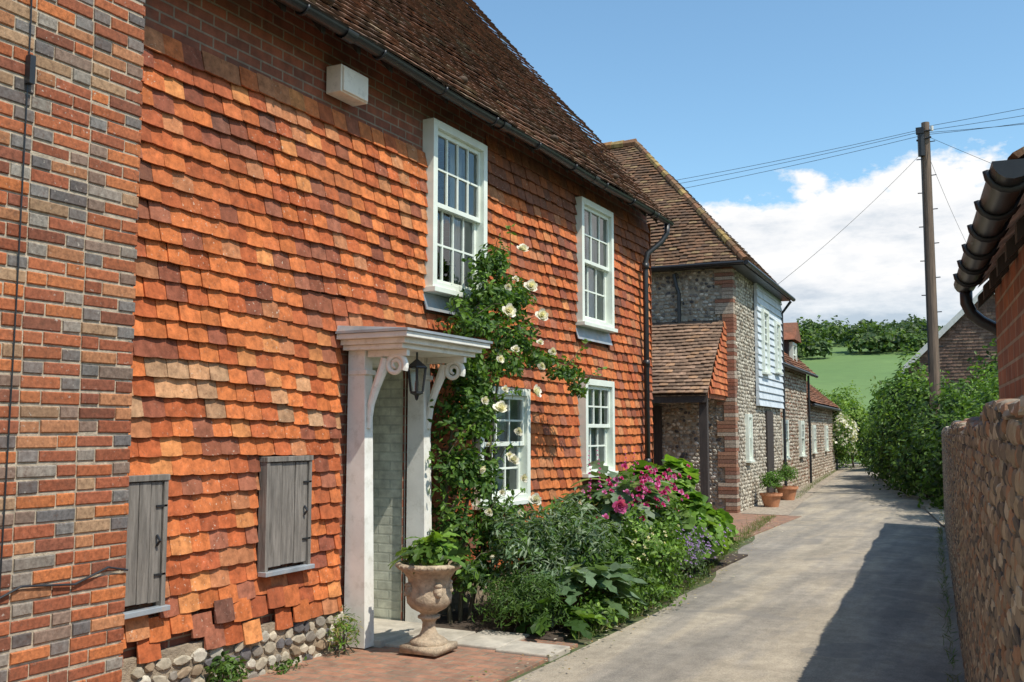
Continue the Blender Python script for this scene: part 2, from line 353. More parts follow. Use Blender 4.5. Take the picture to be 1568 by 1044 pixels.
th_=[(x[0]-3,x[1]-3,x[2]-.21-.3,x[3]-.3) for x in wins[:2]]+[(x[0]-3,x[1]-3,x[2]-.05-.3,x[3]-.3) for x in wins[2:]]+[(6.02-3,7.02-3,-1,2.36-.3)]+[(a-3-.03,b_-3+.03,c-.05-.3,d-.3) for a,b_,c,d in hat]
def rowf(c,t0,r):
    o=.03*max(0,1-t0/.35); d=0
    if r<2 and c<2.6:
        o+=random.uniform(0,.02); d+=random.uniform(-.05,.02)
        if r==0 and random.random()<.35: o=-1000
    if 1.9<c<3.05 and 1.3<t0<2.2: d+=-.05*max(0,(c-2.3))*1.2
    return o,d
tile_field(t,(-4.525,3.0,.30),(0,1,0),(0,0,1),(1,0,0),.65,9.98,32,.115,.166,wallcol,th_,1.0,.013,rowfn=rowf)
tile_field(t,(-4.525,3.0,3.98),(0,1,0),(0,0,1),(1,0,0),5.3,9.98,4,.115,.166,lambda s,t,r:pal([(.22,.09,.055),(.32,.11,.05)],[1,1]),[(x[0]-3,x[1]-3,-1,.32) for x in wins[:2]],1,.01)  # top rows in darker tile colours, eave shade put into the palette
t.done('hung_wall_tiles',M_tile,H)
t=B(); tile_field(t,(-4.5,13.0,.3),(-1,0,0),(0,0,1),(0,1,0),0,2.5,36,.115,.166,wallcol); t.done('end_wall_tiles',M_tile,H)
YE=12.95
p=rad(50); U=(-math.cos(p),0,math.sin(p)); Nn=(math.sin(p),0,math.cos(p))
r=B(); tile_field(r,(-4.20,3.0,4.47),(0,1,0),U,Nn,.45,YE-3+.05,56,.1,.166,roofcol,(),1.0,.018)
r.done('roof_tiles',M_rtile,H)
r=B(); ex,ez=-4.24,4.44; rx=-4.2-5.6*math.cos(p)-.05; rz=4.44+5.6*math.sin(p)
r.poly([(ex,3.4,ez),(ex,YE,ez),(rx,YE,rz),(rx,3.4,rz)]); r.poly([(2*rx-ex,3.4,ez),(2*rx-ex,YE,ez),(rx,YE,rz-.01),(rx,3.4,rz-.01)])
r.tube([(rx,3.4,rz+.03),(rx,YE+.05,rz+.03)],.1,10)
r.done('roof_deck',M_slate,H)
r=B()
for (y,k) in [(5.55,.25),(7.6,.35),(9.5,.3),(11.3,.3)]:
    c=np.array([-4.2,y,4.47])+np.array(U)*k*1.0+np.array(Nn)*.045
    r.inst(ICO2[0],ICO2[1],[np.diag([.05,.055,.035])],[c],[(.1,.07,.05)])
r.done('vent_tiles',M_rtile,H,smooth=True)
e=B()
for y in np.arange(3.7,12.9,.42):
    e.raw([(-4.54,y,4.78),(-4.25,y,4.435),(-4.25,y,4.37),(-4.54,y,4.71),(-4.54,y+.05,4.78),(-4.25,y+.05,4.435),(-4.25,y+.05,4.37),(-4.54,y+.05,4.71)],[(0,1,2,3),(7,6,5,4),(1,5,6,2),(3,2,6,7)])
e.done('rafter_feet',M_dark,H)
gt=B(); V=[];F=[]
seg=10; ygs=np.linspace(3.4,YE,40)
for i,y in enumerate(ygs):
    dz=-.008*math.sin(i*.5)
    for rr in (.052,.045):
        for k in range(seg+1):
            a=math.pi+math.pi*k/seg; V.append((-4.19+rr*math.cos(a),y,4.44+dz+rr*math.sin(a)))
m=2*(seg+1)
for i in range(len(ygs)-1):
    for o in (0,seg+1):
        for k in range(seg): F.append((i*m+o+k,i*m+o+k+1,(i+1)*m+o+k+1,(i+1)*m+o+k))
    F.append((i*m,(i+1)*m,(i+1)*m+seg+1,i*m+seg+1)); F.append((i*m+seg,(i+1)*m+seg,(i+1)*m+2*seg+1,i*m+2*seg+1))
gt.raw(V,F)
gt.poly([(-4.19+.052*math.cos(math.pi+math.pi*k/seg),YE,4.44+.052*math.sin(math.pi+math.pi*k/seg)) for k in range(seg+1)])
for y in np.arange(4.2,YE,.9):
    gt.tube([(-4.19+.057*math.cos(math.pi+math.pi*k/8),y,4.438+.057*math.sin(math.pi+math.pi*k/8)) for k in range(9)],.010,6)
for y in (5.6,8.0,10.2,12.2):
    V=[]
    for j in (0,1):
        for k in range(11): a=math.pi+math.pi*k/10; V.append((-4.19+.060*math.cos(a),y-.06+.12*j,4.438+.060*math.sin(a)))
    gt.raw(V,[(k,k+1,12+k,11+k) for k in range(10)])
gt.done('gutter',M_black,H,smooth=True)
d=B(); d.tube([(-4.19,12.8,4.40),(-4.19,12.8,4.27),(-4.25,12.75,4.15),(-4.40,12.6,3.98),(-4.42,12.56,3.85),(-4.42,12.56,.05)],.036,12)
for z in (3.8,2.5,1.2): d.tube([(-4.42,12.56,z-.04),(-4.42,12.56,z+.04)],.047,12)
d.done('downpipe',M_black,H,smooth=True)
def window(par,x,y0,y1,z0,z1,cols,rows,curt=True,sill=True,apron=True,mats=None,name='sash_window',out=.115):
    f=B(); fw=.07
    f.box(x-.12,x+out,y0,y0+fw,z0,z1); f.box(x-.12,x+out,y1-fw,y1,z0,z1)
    f.box(x-.12,x+out+.002,y0+fw,y1-fw,z1-fw,z1); f.box(x-.12,x+out-.002,y0+fw,y1-fw,z0,z0+.05)
    zm=(z0+z1)/2
    for (a,b_,xo) in ((zm-.02,z1-fw,.04),(z0+.05,zm+.02,-.005)):
        X0,X1=x+xo,x+xo+.04; sy0,sy1=y0+fw+.001,y1-fw-.001; sw=.042
        f.box(X0,X1,sy0,sy0+sw,a,b_); f.box(X0,X1,sy1-sw,sy1,a,b_); f.box(X0,X1-.001,sy0+sw,sy1-sw,a,a+sw); f.box(X0,X1-.001,sy0+sw,sy1-sw,b_-sw,b_)
        iy0,iy1,iz0,iz1=sy0+sw,sy1-sw,a+sw,b_-sw
        for c in range(1,cols): yy=iy0+(iy1-iy0)*c/cols; f.box(X0+.008,X1-.006,yy-.010,yy+.010,iz0,iz1)
        for q in range(1,rows): zz=iz0+(iz1-iz0)*q/rows; f.box(X0+.01,X1-.008,iy0,iy1,zz-.010,zz+.010)
    if sill: f.box(x-.02,x+out+.035,y0-.02,y1+.02,z0-.045,z0-.001)
    f.done(name+'_frame',M_paint,par,bevel=.003)
    gl=B()
    for (a,b_,xo) in ((zm,z1-fw,.058),(z0+.05,zm,.013)): gl.poly([(x+xo,y0+fw,a),(x+xo,y1-fw,a),(x+xo,y1-fw,b_),(x+xo,y0+fw,b_)])
    gl.done(name+'_glass',M_glass,par)
    if apron:
        q=B(); q.raw([(x+.03,y0-.03,z0-.046),(x+.03,y1+.03,z0-.046),(x+.075,y1+.03,z0-.20),(x+.075,y0-.03,z0-.20),(x+.02,y0-.03,z0-.05),(x+.02,y1+.03,z0-.05),(x+.065,y1+.03,z0-.20),(x+.065,y0-.03,z0-.20)],[(0,1,2,3),(7,6,5,4),(0,3,7,4),(1,5,6,2),(3,2,6,7)]); q.done('lead_apron',M_lead,par)
    q=B()
    for (a,b_) in (((y0,y0+(y1-y0)*.24),(y1-(y1-y0)*.30,y1)) if curt else ()):
        V=[];m_=24
        for k in range(m_+1):
            yy=a+(b_-a)*k/m_; V+= [(x-.13+.02*math.sin(k*1.7),yy,z0),(x-.13+.02*math.sin(k*1.7),yy,z1)]
        q.raw(V,[(2*k,2*k+2,2*k+3,2*k+1) for k in range(m_)],mi=0)
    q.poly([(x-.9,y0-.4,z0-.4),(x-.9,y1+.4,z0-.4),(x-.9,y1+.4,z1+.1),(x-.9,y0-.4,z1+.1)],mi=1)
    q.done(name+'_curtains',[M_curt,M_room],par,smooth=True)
for i,x in enumerate(wins): window(H,WX,*x,apron=(i<2))
# porch
pc=B()
for (a,b_) in ((6.09,6.19),(6.91,7.01)):
    pc.raw([(-4.50,a-.01,.03),(-4.31,a-.01,.03),(-4.31,b_+.01,.03),(-4.50,b_+.01,.03),(-4.50,a,2.2),(-4.35,a,2.2),(-4.35,b_,2.2),(-4.50,b_,2.2)],[(0,3,2,1),(4,5,6,7),(0,1,5,4),(1,2,6,5),(2,3,7,6),(3,0,4,7)])
    pc.box(-4.49,-4.325,a-.012,b_+.012,2.02,2.055)
pc.box(-4.50,-3.97,6.02,7.10,2.20,2.235); pc.box(-4.50,-3.93,5.99,7.14,2.236,2.275); pc.box(-4.50,-3.88,5.94,7.19,2.276,2.315)
pc.box(-4.52,-4.37,6.192,6.908,2.10,2.199)
for yy in (6.095,6.935):
    sp=[]
    for k in range(44):
        a=-.5+k*.27; rr=.088*(1-k/52); sp.append((-4.10+rr*math.cos(a),yy+.035,2.085+rr*math.sin(a)))
    pc.tube(sp,[.026*(1-k/75) for k in range(44)],8)
    pc.tube([(-4.335,yy+.035,1.62),(-4.315,yy+.035,1.80),(-4.27,yy+.035,1.93),(-4.22,yy+.035,2.04),(-4.19,yy+.035,2.14)],[.02,.028,.034,.038,.034],8)
    pc.box(-4.34,-3.99,yy+.015,yy+.055,2.15,2.199)
pc.done('porch_frame',M_white,H,bevel=.004)
pc=B(); pc.box(-4.50,-3.865,5.925,7.205,2.3165,2.335); pc.raw([(-4.5,5.93,2.336),(-3.88,5.93,2.336),(-3.88,7.2,2.336),(-4.5,7.2,2.336),(-4.5,5.95,2.38),(-4.5,7.18,2.38)],[(0,1,4),(1,2,5,4),(2,3,5)]); pc.done('porch_lead_roof',M_lead,H)
rc=B(); rc.poly([(WX+.01,6.93,0),(-5.4,6.93,0),(-5.4,6.93,2.14),(WX+.01,6.93,2.14)]); rc.poly([(WX+.01,6.17,0),(-5.4,6.17,0),(-5.4,6.17,2.14),(WX+.01,6.17,2.14)]); rc.poly([(WX+.01,6.17,2.13),(-5.4,6.17,2.13),(-5.4,6.93,2.13),(WX+.01,6.93,2.13)])
M_limeb=m_brick('painted_brick',(.66,.68,.56),(.60,.63,.52),(.52,.55,.46))
rc.done('doorway_reveal',M_limeb,H)
dr=B(); dr.box(-5.42,-5.38,6.18,6.92,.05,2.12)
for (a,b_,c,d_) in ((6.26,6.52,.2,.9),(6.58,6.84,.2,.9),(6.26,6.52,1.05,1.95),(6.58,6.84,1.05,1.95)): dr.box(-5.38,-5.36,a,b_,c,d_)
dr.done('front_door',M_paint,H,bevel=.005)
dr=B(); dr.box(-5.4,-4.25,6.195,6.905,-.02,.075); dr.done('door_step',M_slab,H,bevel=.01)
ln=B(); c=(-4.1,6.42)
ln.tube([(c[0],c[1],2.20),(c[0],c[1],2.13)],.008,6,0)
ln.lathe((c[0],c[1],0),[(.005,2.15),(.03,2.13),(.085,2.09),(.09,2.08)],6,0)
ln.lathe((c[0],c[1],0),[(.074,2.08),(.05,1.90)],6,1)
for k in range(6):
    a=2*math.pi*k/6; ln.tube([(c[0]+.077*math.cos(a),c[1]+.077*math.sin(a),2.08),(c[0]+.052*math.cos(a),c[1]+.052*math.sin(a),1.90)],.008,5,0)
ln.lathe((c[0],c[1],0),[(.055,1.90),(.055,1.885),(.02,1.87),(.012,1.84),(.001,1.83)],6,0)
ln.tube([(c[0],c[1],1.9),(c[0],c[1],1.98)],.013,8,0)
ln.done('porch_lantern',[M_black,M_glass,M_white],H)
def hatch(a,b_,c,d):
    q=B(); n_=3; ww=(b_-a-.02)/n_
    for k in range(n_):
        q.box(-4.485,-4.462+random.uniform(-.004,.004),a+.01+k*ww+.003,a+.01+(k+1)*ww-.003,c+random.uniform(0,.015),d-.02)
    q.box(-4.52,-4.452,a-.025,a+.006,c-.03,d+.01); q.box(-4.52,-4.452,b_-.006,b_+.025,c-.03,d+.01); q.box(-4.52,-4.445,a-.03,b_+.03,d-.015,d+.02)
    q.done('timber_hatch',M_wood,H,bevel=.003)
    q=B(); q.box(-4.50,-4.43,a-.04,b_+.045,c-.05,c-.02); q.done('hatch_sill',M_lead,H,bevel=.003)
    q=B(); 
    for z in (c+.16,d-.16): q.box(-4.460,-4.452,b_-.06,b_+.02,z-.006,z+.006)
    q.tube([(-4.455,b_-.05,(c+d)/2-.03),(-4.43,b_-.05,(c+d)/2),(-4.455,b_-.05,(c+d)/2+.03)],.008,6)
    q.done('hatch_ironwork',M_black,H)
for h in hat: hatch(*h)
q=B(); pebbles(q,(-4.49,3.7,-.02),(0,1,0),(0,0,1),(1,0,0),2.36,.36,.095,KN2,lambda:pal([(.46,.40,.30),(.26,.23,.19),(.58,.53,.43),(.36,.27,.18),(.14,.13,.13)],[3,2,3,2,1.5]),depth=.45,sink=-.02); q.box(-4.60,-4.492,3.6,6.06,-.05,.33,mi=1)
q.box(-4.53,-4.505,7.03,12.95,-.05,.31,mi=1)
q.done('stone_plinth',[M_flint,M_flmort],H)
q=B(); q.box(-4.52,-4.38,5.79,6.13,4.10,4.31); q.box(-4.38,-4.365,5.805,6.115,4.11,4.30); q.done('wall_light_box',M_wbox,H,bevel=.015)
# ------------------------------------------------------------------ left brick house
BH=empty('brick_house')
q=B(); flemish(q,(-4.25,.15,0),(0,1,0),(1,0,0),3.68,6.3); flemish(q,(-4.56,3.835,0),(1,0,0),(0,1,0),.305,6.3); q.done('brick_courses',M_brk,BH)
q=B(); q.box(-7.2,-4.258,-4,3.822,-.05,6.3); q.done('brick_core',M_mortar,BH)
q=B(); q.raw([(-4.05,-4.2,6.25),(-4.05,4.0,6.25),(-7.4,4.0,6.25),(-7.4,-4.2,6.25),(-5.7,-4.2,8.2),(-5.7,4.0,8.2)],[(0,1,5,4),(2,3,4,5),(1,2,5),(3,0,4),(0,3,2,1)]); q.done('brick_house_roof',M_slate,BH)
q=B(); q.tube([(-4.24,3.10,6.0),(-4.24,3.12,3.6),(-4.24,3.11,2.2),(-4.24,3.08,.1)],.004,6); q.box(-4.245,-4.21,3.105,3.135,3.28,3.42)
q.tube([(-4.238,2.6,.86),(-4.238,3.0,.80),(-4.238,3.2,.87),(-4.236,3.5,.84),(-4.236,3.7,.90),(-4.238,3.83,.87)],.006,6)
q.done('wall_cable',M_black,BH)
# ------------------------------------------------------------------ right flint wall
FW=empty('flint_boundary_wall')
D=nrm([-.0753,1,0]); NW=np.array([-D[1],D[0],0])
y0=.9; O=np.array([.15-.0753*y0,y0,0.]); Lw=(18-y0)/D[1]
topf=lambda s:1.63+.02*math.sin(s*1.1)+.02*math.sin(s*3.7)-.003*s
q=B()
pebbles(q,O,D,(0,0,1),NW,6.5,1.7,.055,KN2,flcolb,top=topf,depth=.34,sink=.0)
pebbles(q,O+D*6.5,D,(0,0,1),NW,Lw-6.5,1.7,.062,KN1,flcolb,top=lambda s:topf(s+6.5),depth=.32,sink=.0)
pebbles(q,O+D*Lw,-NW,(0,0,1),D,.36,1.6,.07,KN1,flcolb,depth=.3)
mm=[([],[],[]) for _ in KN2]
for k in range(int(Lw/.075)):
    s=k*.075
    for off in (.03,.10,.18,.26,.33):
        M,T,C=random.choice(mm); z=topf(s)+.025*math.sin(math.pi*(off/.36))+.016*random.random()-.01
        M.append(np.stack([D*.042*random.uniform(.8,1.3),np.array([0,0,.028*random.uniform(.7,1.6)]),-NW*.042],axis=1)); T.append(O+D*s-NW*off+np.array([0,0,z])); C.append(flcolb())
for ic,(M,T,C) in zip(KN2,mm): q.inst(ic[0],ic[1],M,T,C)
q.done('flint_facing',M_flint,FW)
q=B(); V=[];m_=120
for k in range(m_+1):
    s=Lw*k/m_; z=topf(s)
    for (o,zz) in ((-.002,-.05),(-.002,z-.03),(.05,z+.006),(.18,z+.02),(.31,z+.006),(.35,z-.03),(.35,-.05)): pt=O+D*s-NW*o; V.append((pt[0],pt[1],zz))
F=[(k*7+j,k*7+j+1,(k+1)*7+j+1,(k+1)*7+j) for k in range(m_) for j in range(6)]+[tuple(range(7)),tuple(m_*7+j for j in range(7))]
q.raw(V,F); q.done('mortar_core',M_flmort,FW)
# ------------------------------------------------------------------ right outbuilding with eaves
RB=empty('brick_outbuilding',(.14,3.0,0),rad(5.5))
q=B(); q.box(-.03,2.6,-.1,2.12,1.2,2.33); q.box(.36,2.6,-.1,2.12,0,1.2); q.raw([(-.03,-.1,2.33),(2.6,-.1,2.33),(1.31,-.1,3.5),(-.03,2.12,2.33),(2.6,2.12,2.33),(1.31,2.12,3.5)],[(0,1,2),(3,5,4)]); q.done('outbuilding_walls',M_redbrick,RB)
q=B(); pr=rad(42)
tile_field(q,(-.13,-.15,2.28),(0,1,0),(math.cos(pr),0,math.sin(pr)),(-math.sin(pr),0,math.cos(pr)),0,2.32,17,.11,.17,roofcol2)
q.poly([(-.1,-.15,2.27),(-.1,2.17,2.27),(1.31,2.17,3.55),(1.31,-.15,3.55)]); q.poly([(2.75,-.15,2.27),(2.75,2.17,2.27),(1.31,2.17,3.54),(1.31,-.15,3.54)])
q.done('outbuilding_roof',M_rtile,RB)
q=B()
V=[];F=[];yy=np.linspace(-.15,2.2,9)
for y in yy:
    for k in range(9): a=math.pi+math.pi*k/8; V.append((-.15+.05*math.cos(a),y,2.30+.05*math.sin(a)))
q.raw(V,[(i*9+k,i*9+k+1,(i+1)*9+k+1,(i+1)*9+k) for i in range(8) for k in range(8)])
q.poly([(-.15+.05*math.cos(math.pi+math.pi*k/8),-.15,2.30+.05*math.sin(math.pi+math.pi*k/8)) for k in range(9)])
for y in np.arange(-.05,2.2,.38):
    q.tube([(-.15+.056*math.cos(math.pi+math.pi*k/8),y,2.30+.056*math.sin(math.pi+math.pi*k/8)) for k in range(9)],.012,6)
q.tube([(-.15,2.14,2.27),(-.15,2.14,2.20),(-.13,2.14,2.15),(-.09,2.14,2.11),(-.04,2.14,2.08),(-.0,2.14,2.04),(.0,2.14,1.65)],.028,12)
q.done('outbuilding_gutter',M_black,RB,smooth=True)
q=B()
for y in np.arange(0,2.2,.35): q.raw([(-.1,y,2.23),(-.03,y,2.30),(-.03,y+.06,2.30),(-.1,y+.06,2.23),(-.1,y,2.17),(-.03,y,2.24),(-.03,y+.06,2.24),(-.1,y+.06,2.17)],[(0,1,2,3),(4,5,6,7),(0,4,7,3),(0,1,5,4),(3,2,6,7)])
q.done('rafter_ends',M_dark,RB)
# ------------------------------------------------------------------ flint cottage
FC=empty('flint_cottage',(-5.0,19.3,0),rad(3))
q=B(); q.box(-7,-.03,.03,5.6,-.05,4.92); q.done('cottage_core',m_plain('pale_flint_mortar',(.42,.37,.29),.95,9,.45,1,.012,60),FC)
lcol=lambda:pal([(.46,.41,.33),(.58,.53,.43),(.33,.27,.20),(.64,.59,.48),(.20,.17,.14)],[3,3,2,2,1])
q=B(); pebbles(q,(-7,.02,0),(1,0,0),(0,0,1),(0,-1,0),6.7,4.92,.09,KN1,flcol,holes=[(4.55,5.5,0,2.3)],depth=.3,sink=0)
pebbles(q,(-.02,.35,0),(0,1,0),(0,0,1),(1,0,0),1.9,4.92,.09,KN1,lcol,holes=[(.75,1.2,1.0,1.95)],depth=.3,sink=0)
pebbles(q,(-.02,2.25,0),(0,1,0),(0,0,1),(1,0,0),3.3,2.2,.09,KN1,lcol,holes=[(1.2,2.0,0,2.05)],depth=.3,sink=0)
q.done('flint_facing',M_flint,FC)
q=B()
for r_i in range(65):
    z=r_i*.075; g_=(r_i//4)%2; a=.34 if g_ else .20; b_=.16 if g_ else .28
    q.box(-a,.02,-.03,b_,z+.004,z+.071,col=pal([(.30,.14,.09),(.36,.20,.13),(.26,.14,.10),(.44,.37,.29)],[3,2,2,4]))
q.done('brick_quoins',M_brk,FC)
ph=rad(49); cp,sp_=math.cos(ph),math.sin(ph); hl=3.05
q=B()
tile_field(q,(-7.0,-.28,4.88),(1,0,0),(0,cp,sp_),(0,-sp_,cp),0,lambda t:7.3-t*cp,46,.1,.166,roofcol2,(),1.2,.03)
tile_field(q,(.3,-.28,4.88),(0,1,0),(-cp,0,sp_),(sp_,0,cp),lambda t:t*cp,lambda t:6.1-t*cp,46,.1,.166,roofcol2,(),1.2,.02)
zr=4.86+hl*math.tan(ph)
q.raw([(-7,-.26,4.86),(.28,-.26,4.86),(-2.77,2.79,zr),(-7,2.79,zr),(.28,5.84,4.86),(-7,5.84,4.86)],[(0,1,2,3),(1,4,2),(4,5,3,2),(0,3,5)],col=(.12,.08,.05))
def caps(b,p0,p1,n_,r_,col):
    p0=np.array(p0,float);p1=np.array(p1,float); dd=nrm(p1-p0); L=np.linalg.norm(p1-p0)/n_
    for k in range(n_):
        a=p0+dd*L*k; c=a+dd*L*1.08; b.tube([a,c],[r_*1.12,r_*.92],8,col=pal(col,[1]*len(col)))
caps(q,(.32,-.3,4.90),(-2.77,2.79,zr+.03),24,.075,[(.30,.15,.08),(.22,.13,.07),(.38,.26,.10)])
caps(q,(-2.77,2.79,zr+.05),(-7,2.79,zr+.05),14,.10,[(.38,.20,.09),(.40,.28,.12),(.26,.14,.08)])
q.done('hipped_roof',M_rtile,FC)
q=B(); q.tube([(.34,-.3,4.86),(.34,5.8,4.86)],.05,8); q.tube([(-1.15,-.08,4.75),(-1.1,-.08,4.5),(-1.05,-.08,4.35),(-1.05,-.08,3.5)],.04,8); q.tube([(-7,-.34,4.86),(.3,-.34,4.86)],.035,8)
q.box(.0,.28,-.25,5.7,4.82,4.85); q.box(-7,0,-.28,.0,4.82,4.85); q.tube([(.3,.0+5.6,4.8),(.07,5.6,4.5),(.07,5.6,.1)],.035,8)
q.done('cottage_gutter',M_black,FC)
q=B(); z=2.15
while z<4.8:
    q.raw([(.0,2.3,z),(.085,2.3,z),(.05,2.3,z+.17),(0,2.3,z+.17),(.0,5.62,z),(.085,5.62,z),(.05,5.62,z+.17),(0,5.62,z+.17)],[(0,3,2,1),(4,5,6,7),(1,2,6,5),(0,1,5,4)]); z+=.16
q.done('white_weatherboarding',M_boards,FC)
for (a,b_,c,d_) in ((2.7,3.4,2.9,4.3),(4.4,5.0,3.0,4.2)):
    window(FC,.02,a,b_,c,d_,2,2,False,True,False,name='cottage_window')
window(FC,-.06,1.12,1.55,1.0,1.95,2,2,False,True,False,name='small_window')
q=B(); q.box(-.03,.03,3.45,4.25,0,2.05); q.done('cottage_door',M_dark,FC)
pl=rad(44); q=B()
tile_field(q,(-4.2,-1.62,2.28),(1,0,0),(0,math.cos(pl),math.sin(pl)),(0,-math.sin(pl),math.cos(pl)),0,4.05,21,.1,.166,leancol,(),1.1,.02)
q.raw([(-4.2,-1.6,2.25),(-.17,-1.6,2.25),(-.17,0,3.79),(-4.2,0,3.79)],[(0,1,2,3)],col=(.1,.07,.05)); q.done('lean_to_roof',M_rtile,FC)
q=B(); tile_field(q,(-.15,-1.5,2.28),(0,1,0),(0,0,1),(1,0,0),lambda t:t*1.0,1.5,12,.12,.166,lambda s,t,r:pal([(.6,.2,.08),(.5,.14,.06)],[1,1])); q.raw([(-.16,-1.55,2.2),(-.16,0,2.2),(-.16,0,3.78),(-.16,-1.55,2.3)],[(0,1,2,3)],col=(.4,.15,.08)); 
q.done('lean_to_cheek',M_tile,FC)
q=B(); q.box(-.34,-.2,-1.5,-1.36,0,2.2); q.box(-2.0,-1.88,-1.5,-1.38,0,2.2); q.box(-4.2,-.17,-1.58,-1.5,2.12,2.24); q.box(-2.45,-1.45,-.06,-.02,0,2.1); q.done('lean_to_posts',M_dark,FC)
q=B(); pebbles(q,(-4.4,-1.42,0),(1,0,0),(0,0,1),(0,-1,0),2.5,2.15,.09,KN1,flcolb,holes=[(1.35,2.2,0,2.1)],depth=.3,sink=0); q.box(-4.4,-3.05,-1.4,-1.2,0,2.2,mi=1); q.done('lean_to_wall',[M_flint,M_flmort],FC)
# ------------------------------------------------------------------ farther cottages
def cottage(name,loc,rz,W,L,eave,pitch,dorm=None,wmat=M_redbrick,flint=True,holes=(),tcol=None):
    E=empty(name,loc,rz); pp=rad(pitch); zr=eave+W/2*math.tan(pp)
    q=B(); q.box(-W,-.03,0.03,L,-.05,eave); q.raw([(-W,0,eave),(-.03,0,eave),(-W/2,0,zr),(-W,L,eave),(-.03,L,eave),(-W/2,L,zr)],[(0,1,2),(3,5,4)]); q.done('walls',wmat,E)
    if flint:
        q=B(); pebbles(q,(-.02,.3,0),(0,1,0),(0,0,1),(1,0,0),L-.6,eave,.12,KN1,lambda:pal([(.46,.39,.30),(.54,.48,.39),(.32,.25,.18)],[3,3,2]),holes=[(a-.3,b_-.3,c,d) for a,b_,c,d in holes],depth=.3,sink=0); q.done('flint_facing',M_flint,E)
    q=B(); sl_=W/2/math.cos(pp)+.3
    tile_field(q,(.22,-.2,eave-.2*math.tan(pp)+.03),(0,1,0),(-math.cos(pp),0,math.sin(pp)),(math.sin(pp),0,math.cos(pp)),0,L+.4,int(sl_/.14)+1,.14,.2,lambda s,t,r:pal([(.30,.13,.07),(.24,.11,.065),(.36,.16,.085),(.19,.10,.065)],[3,3,2,2]))
    q.raw([(.2,-.2,eave-.22),(.2,L+.2,eave-.22),(-W/2,L+.2,zr),(-W/2,-.2,zr),(-W-.2,-.2,eave-.22),(-W-.2,L+.2,eave-.22)],[(0,1,2,3),(3,2,5,4)],col=(.15,.08,.05))
    caps(q,(-W/2,-.2,zr+.05),(-W/2,L+.2,zr+.05),int(L/.4),.1,[(.36,.16,.08),(.28,.12,.07)])
    q.done('tiled_roof',M_rtile,E)
    for (a,b_,c,d) in holes: window(E,-.02,a,b_,c,d,2,2,False,True,False,name='cottage_window',out=.08)
    if dorm:
        q=B(); y,z=dorm; q.box(-.9,-.15,y,y+1.0,z,z+.9); q.done('dormer_walls',M_dark,E)
        q=B(); q.raw([(.05,y-.15,z+.85),(.05,y+1.15,z+.85),(.05,y+.5,z+1.4),(-1.6,y-.15,z+.85),(-1.6,y+1.15,z+.85),(-1.6,y+.5,z+1.4)],[(0,3,5,2),(1,2,5,4),(0,2,1)],col=(.3,.12,.07)); q.done('dormer_roof',M_rtile,E)
        window(E,-.16,y+.12,y+.88,z+.12,z+.8,2,1,False,False,False,name='dormer_window')
    q=B(); q.tube([(.26,-.2,eave-.22),(.26,L+.2,eave-.22)],.05,8); q.tube([(.05,L-.15,eave-.2),(.05,L-.15,0)],.035,8); q.done('gutter',M_black,E)
    return E
cottage('tiled_cottage',(-5.55,25.3,0),rad(3),4.6,6.2,3.5,45,dorm=(3.6,3.35),holes=[(1.2,1.9,.9,1.9),(4.2,4.9,.9,1.9)])
cottage('low_flint_cottage',(-6.15,32.6,0),rad(4),4.6,9.6,2.65,40,holes=[(1.5,2.2,.9,1.8),(5.5,6.2,.9,1.8)])
RH=cottage('gabled_house',(2.0,40,0),rad(-3),5.8,8,4.0,44,flint=False,wmat=M_slate)
q=B()
for sgn in (0,1):
    x0=.2 if sgn else -6.0
    q.raw([(x0,-.24,3.72),(-2.9,-.24,6.72),(-2.9,-.24,6.98),(x0,-.24,3.98),(x0,-.2,3.72),(-2.9,-.2,6.72),(-2.9,-.2,6.98),(x0,-.2,3.98)],[(0,1,2,3),(4,5,6,7),(3,2,6,7),(0,1,5,4)])
q.done('bargeboards',M_white,RH)
q=B(); tile_field(q,(-5.9,-.03,3.4),(1,0,0),(0,0,1),(0,-1,0),lambda t:.1+max(0,(t-.6))/math.tan(rad(44)),lambda t:5.8-max(0,(t-.6))/math.tan(rad(44)),28,.12,.18,lambda s,t,r:pal([(.24,.15,.11),(.18,.12,.09),(.3,.2,.14)],[2,2,1])); q.done('gable_tiles',M_rtile,RH)
# ------------------------------------------------------------------ utility pole
P=empty('utility_pole'); px,py=-1.85,25.9
q=B(); q.tube([(px,py,-.2),(px,py,4),(px+.01,py,9.15)],[.135,.125,.095],14,0)
for k in range(14):
    z=3.2+k*.42; s_=1 if k%2 else -1
    q.tube([(px,py,z),(px+s_*.22,py-.03,z)],.013,5,1)
q.tube([(px-.09,py-.1,8.85),(px-.09,py-.1,8.30)],.085,8,1); q.tube([(px-.20,py-.1,8.7),(px+.14,py-.1,8.75)],.025,6,1); q.box(px-.2,px-.02,py-.2,py-.06,8.85,9.0,mi=1)
for dx in (-.16,.16): q.tube([(px+dx,py-.1,8.9),(px+dx,py-.1,9.02)],.035,8,2)
q.tube([(px-.18,py-.1,8.92),(px+.18,py-.1,8.92)],.02,6,1)
q.tube([(px-.11,py-.08,3),(px-.10,py-.08,8.5)],.018,6,1)
q.done('pole_shaft',[M_pole,M_black,M_white],P)
q=B()
def wire(a,b_,sag,r_=.008):
    a=np.array(a,float);b_=np.array(b_,float); pts=[a+(b_-a)*k/20-np.array([0,0,4*sag*(k/20)*(1-k/20)]) for k in range(21)]; q.tube(pts,r_,5)
wire((px,py,9.0),(-20,24,7.8),.35,.006); wire((px,py,8.95),(-20,23.6,7.6),.4,.006); wire((px,py,8.85),(-20,24.3,7.4),.35,.006)
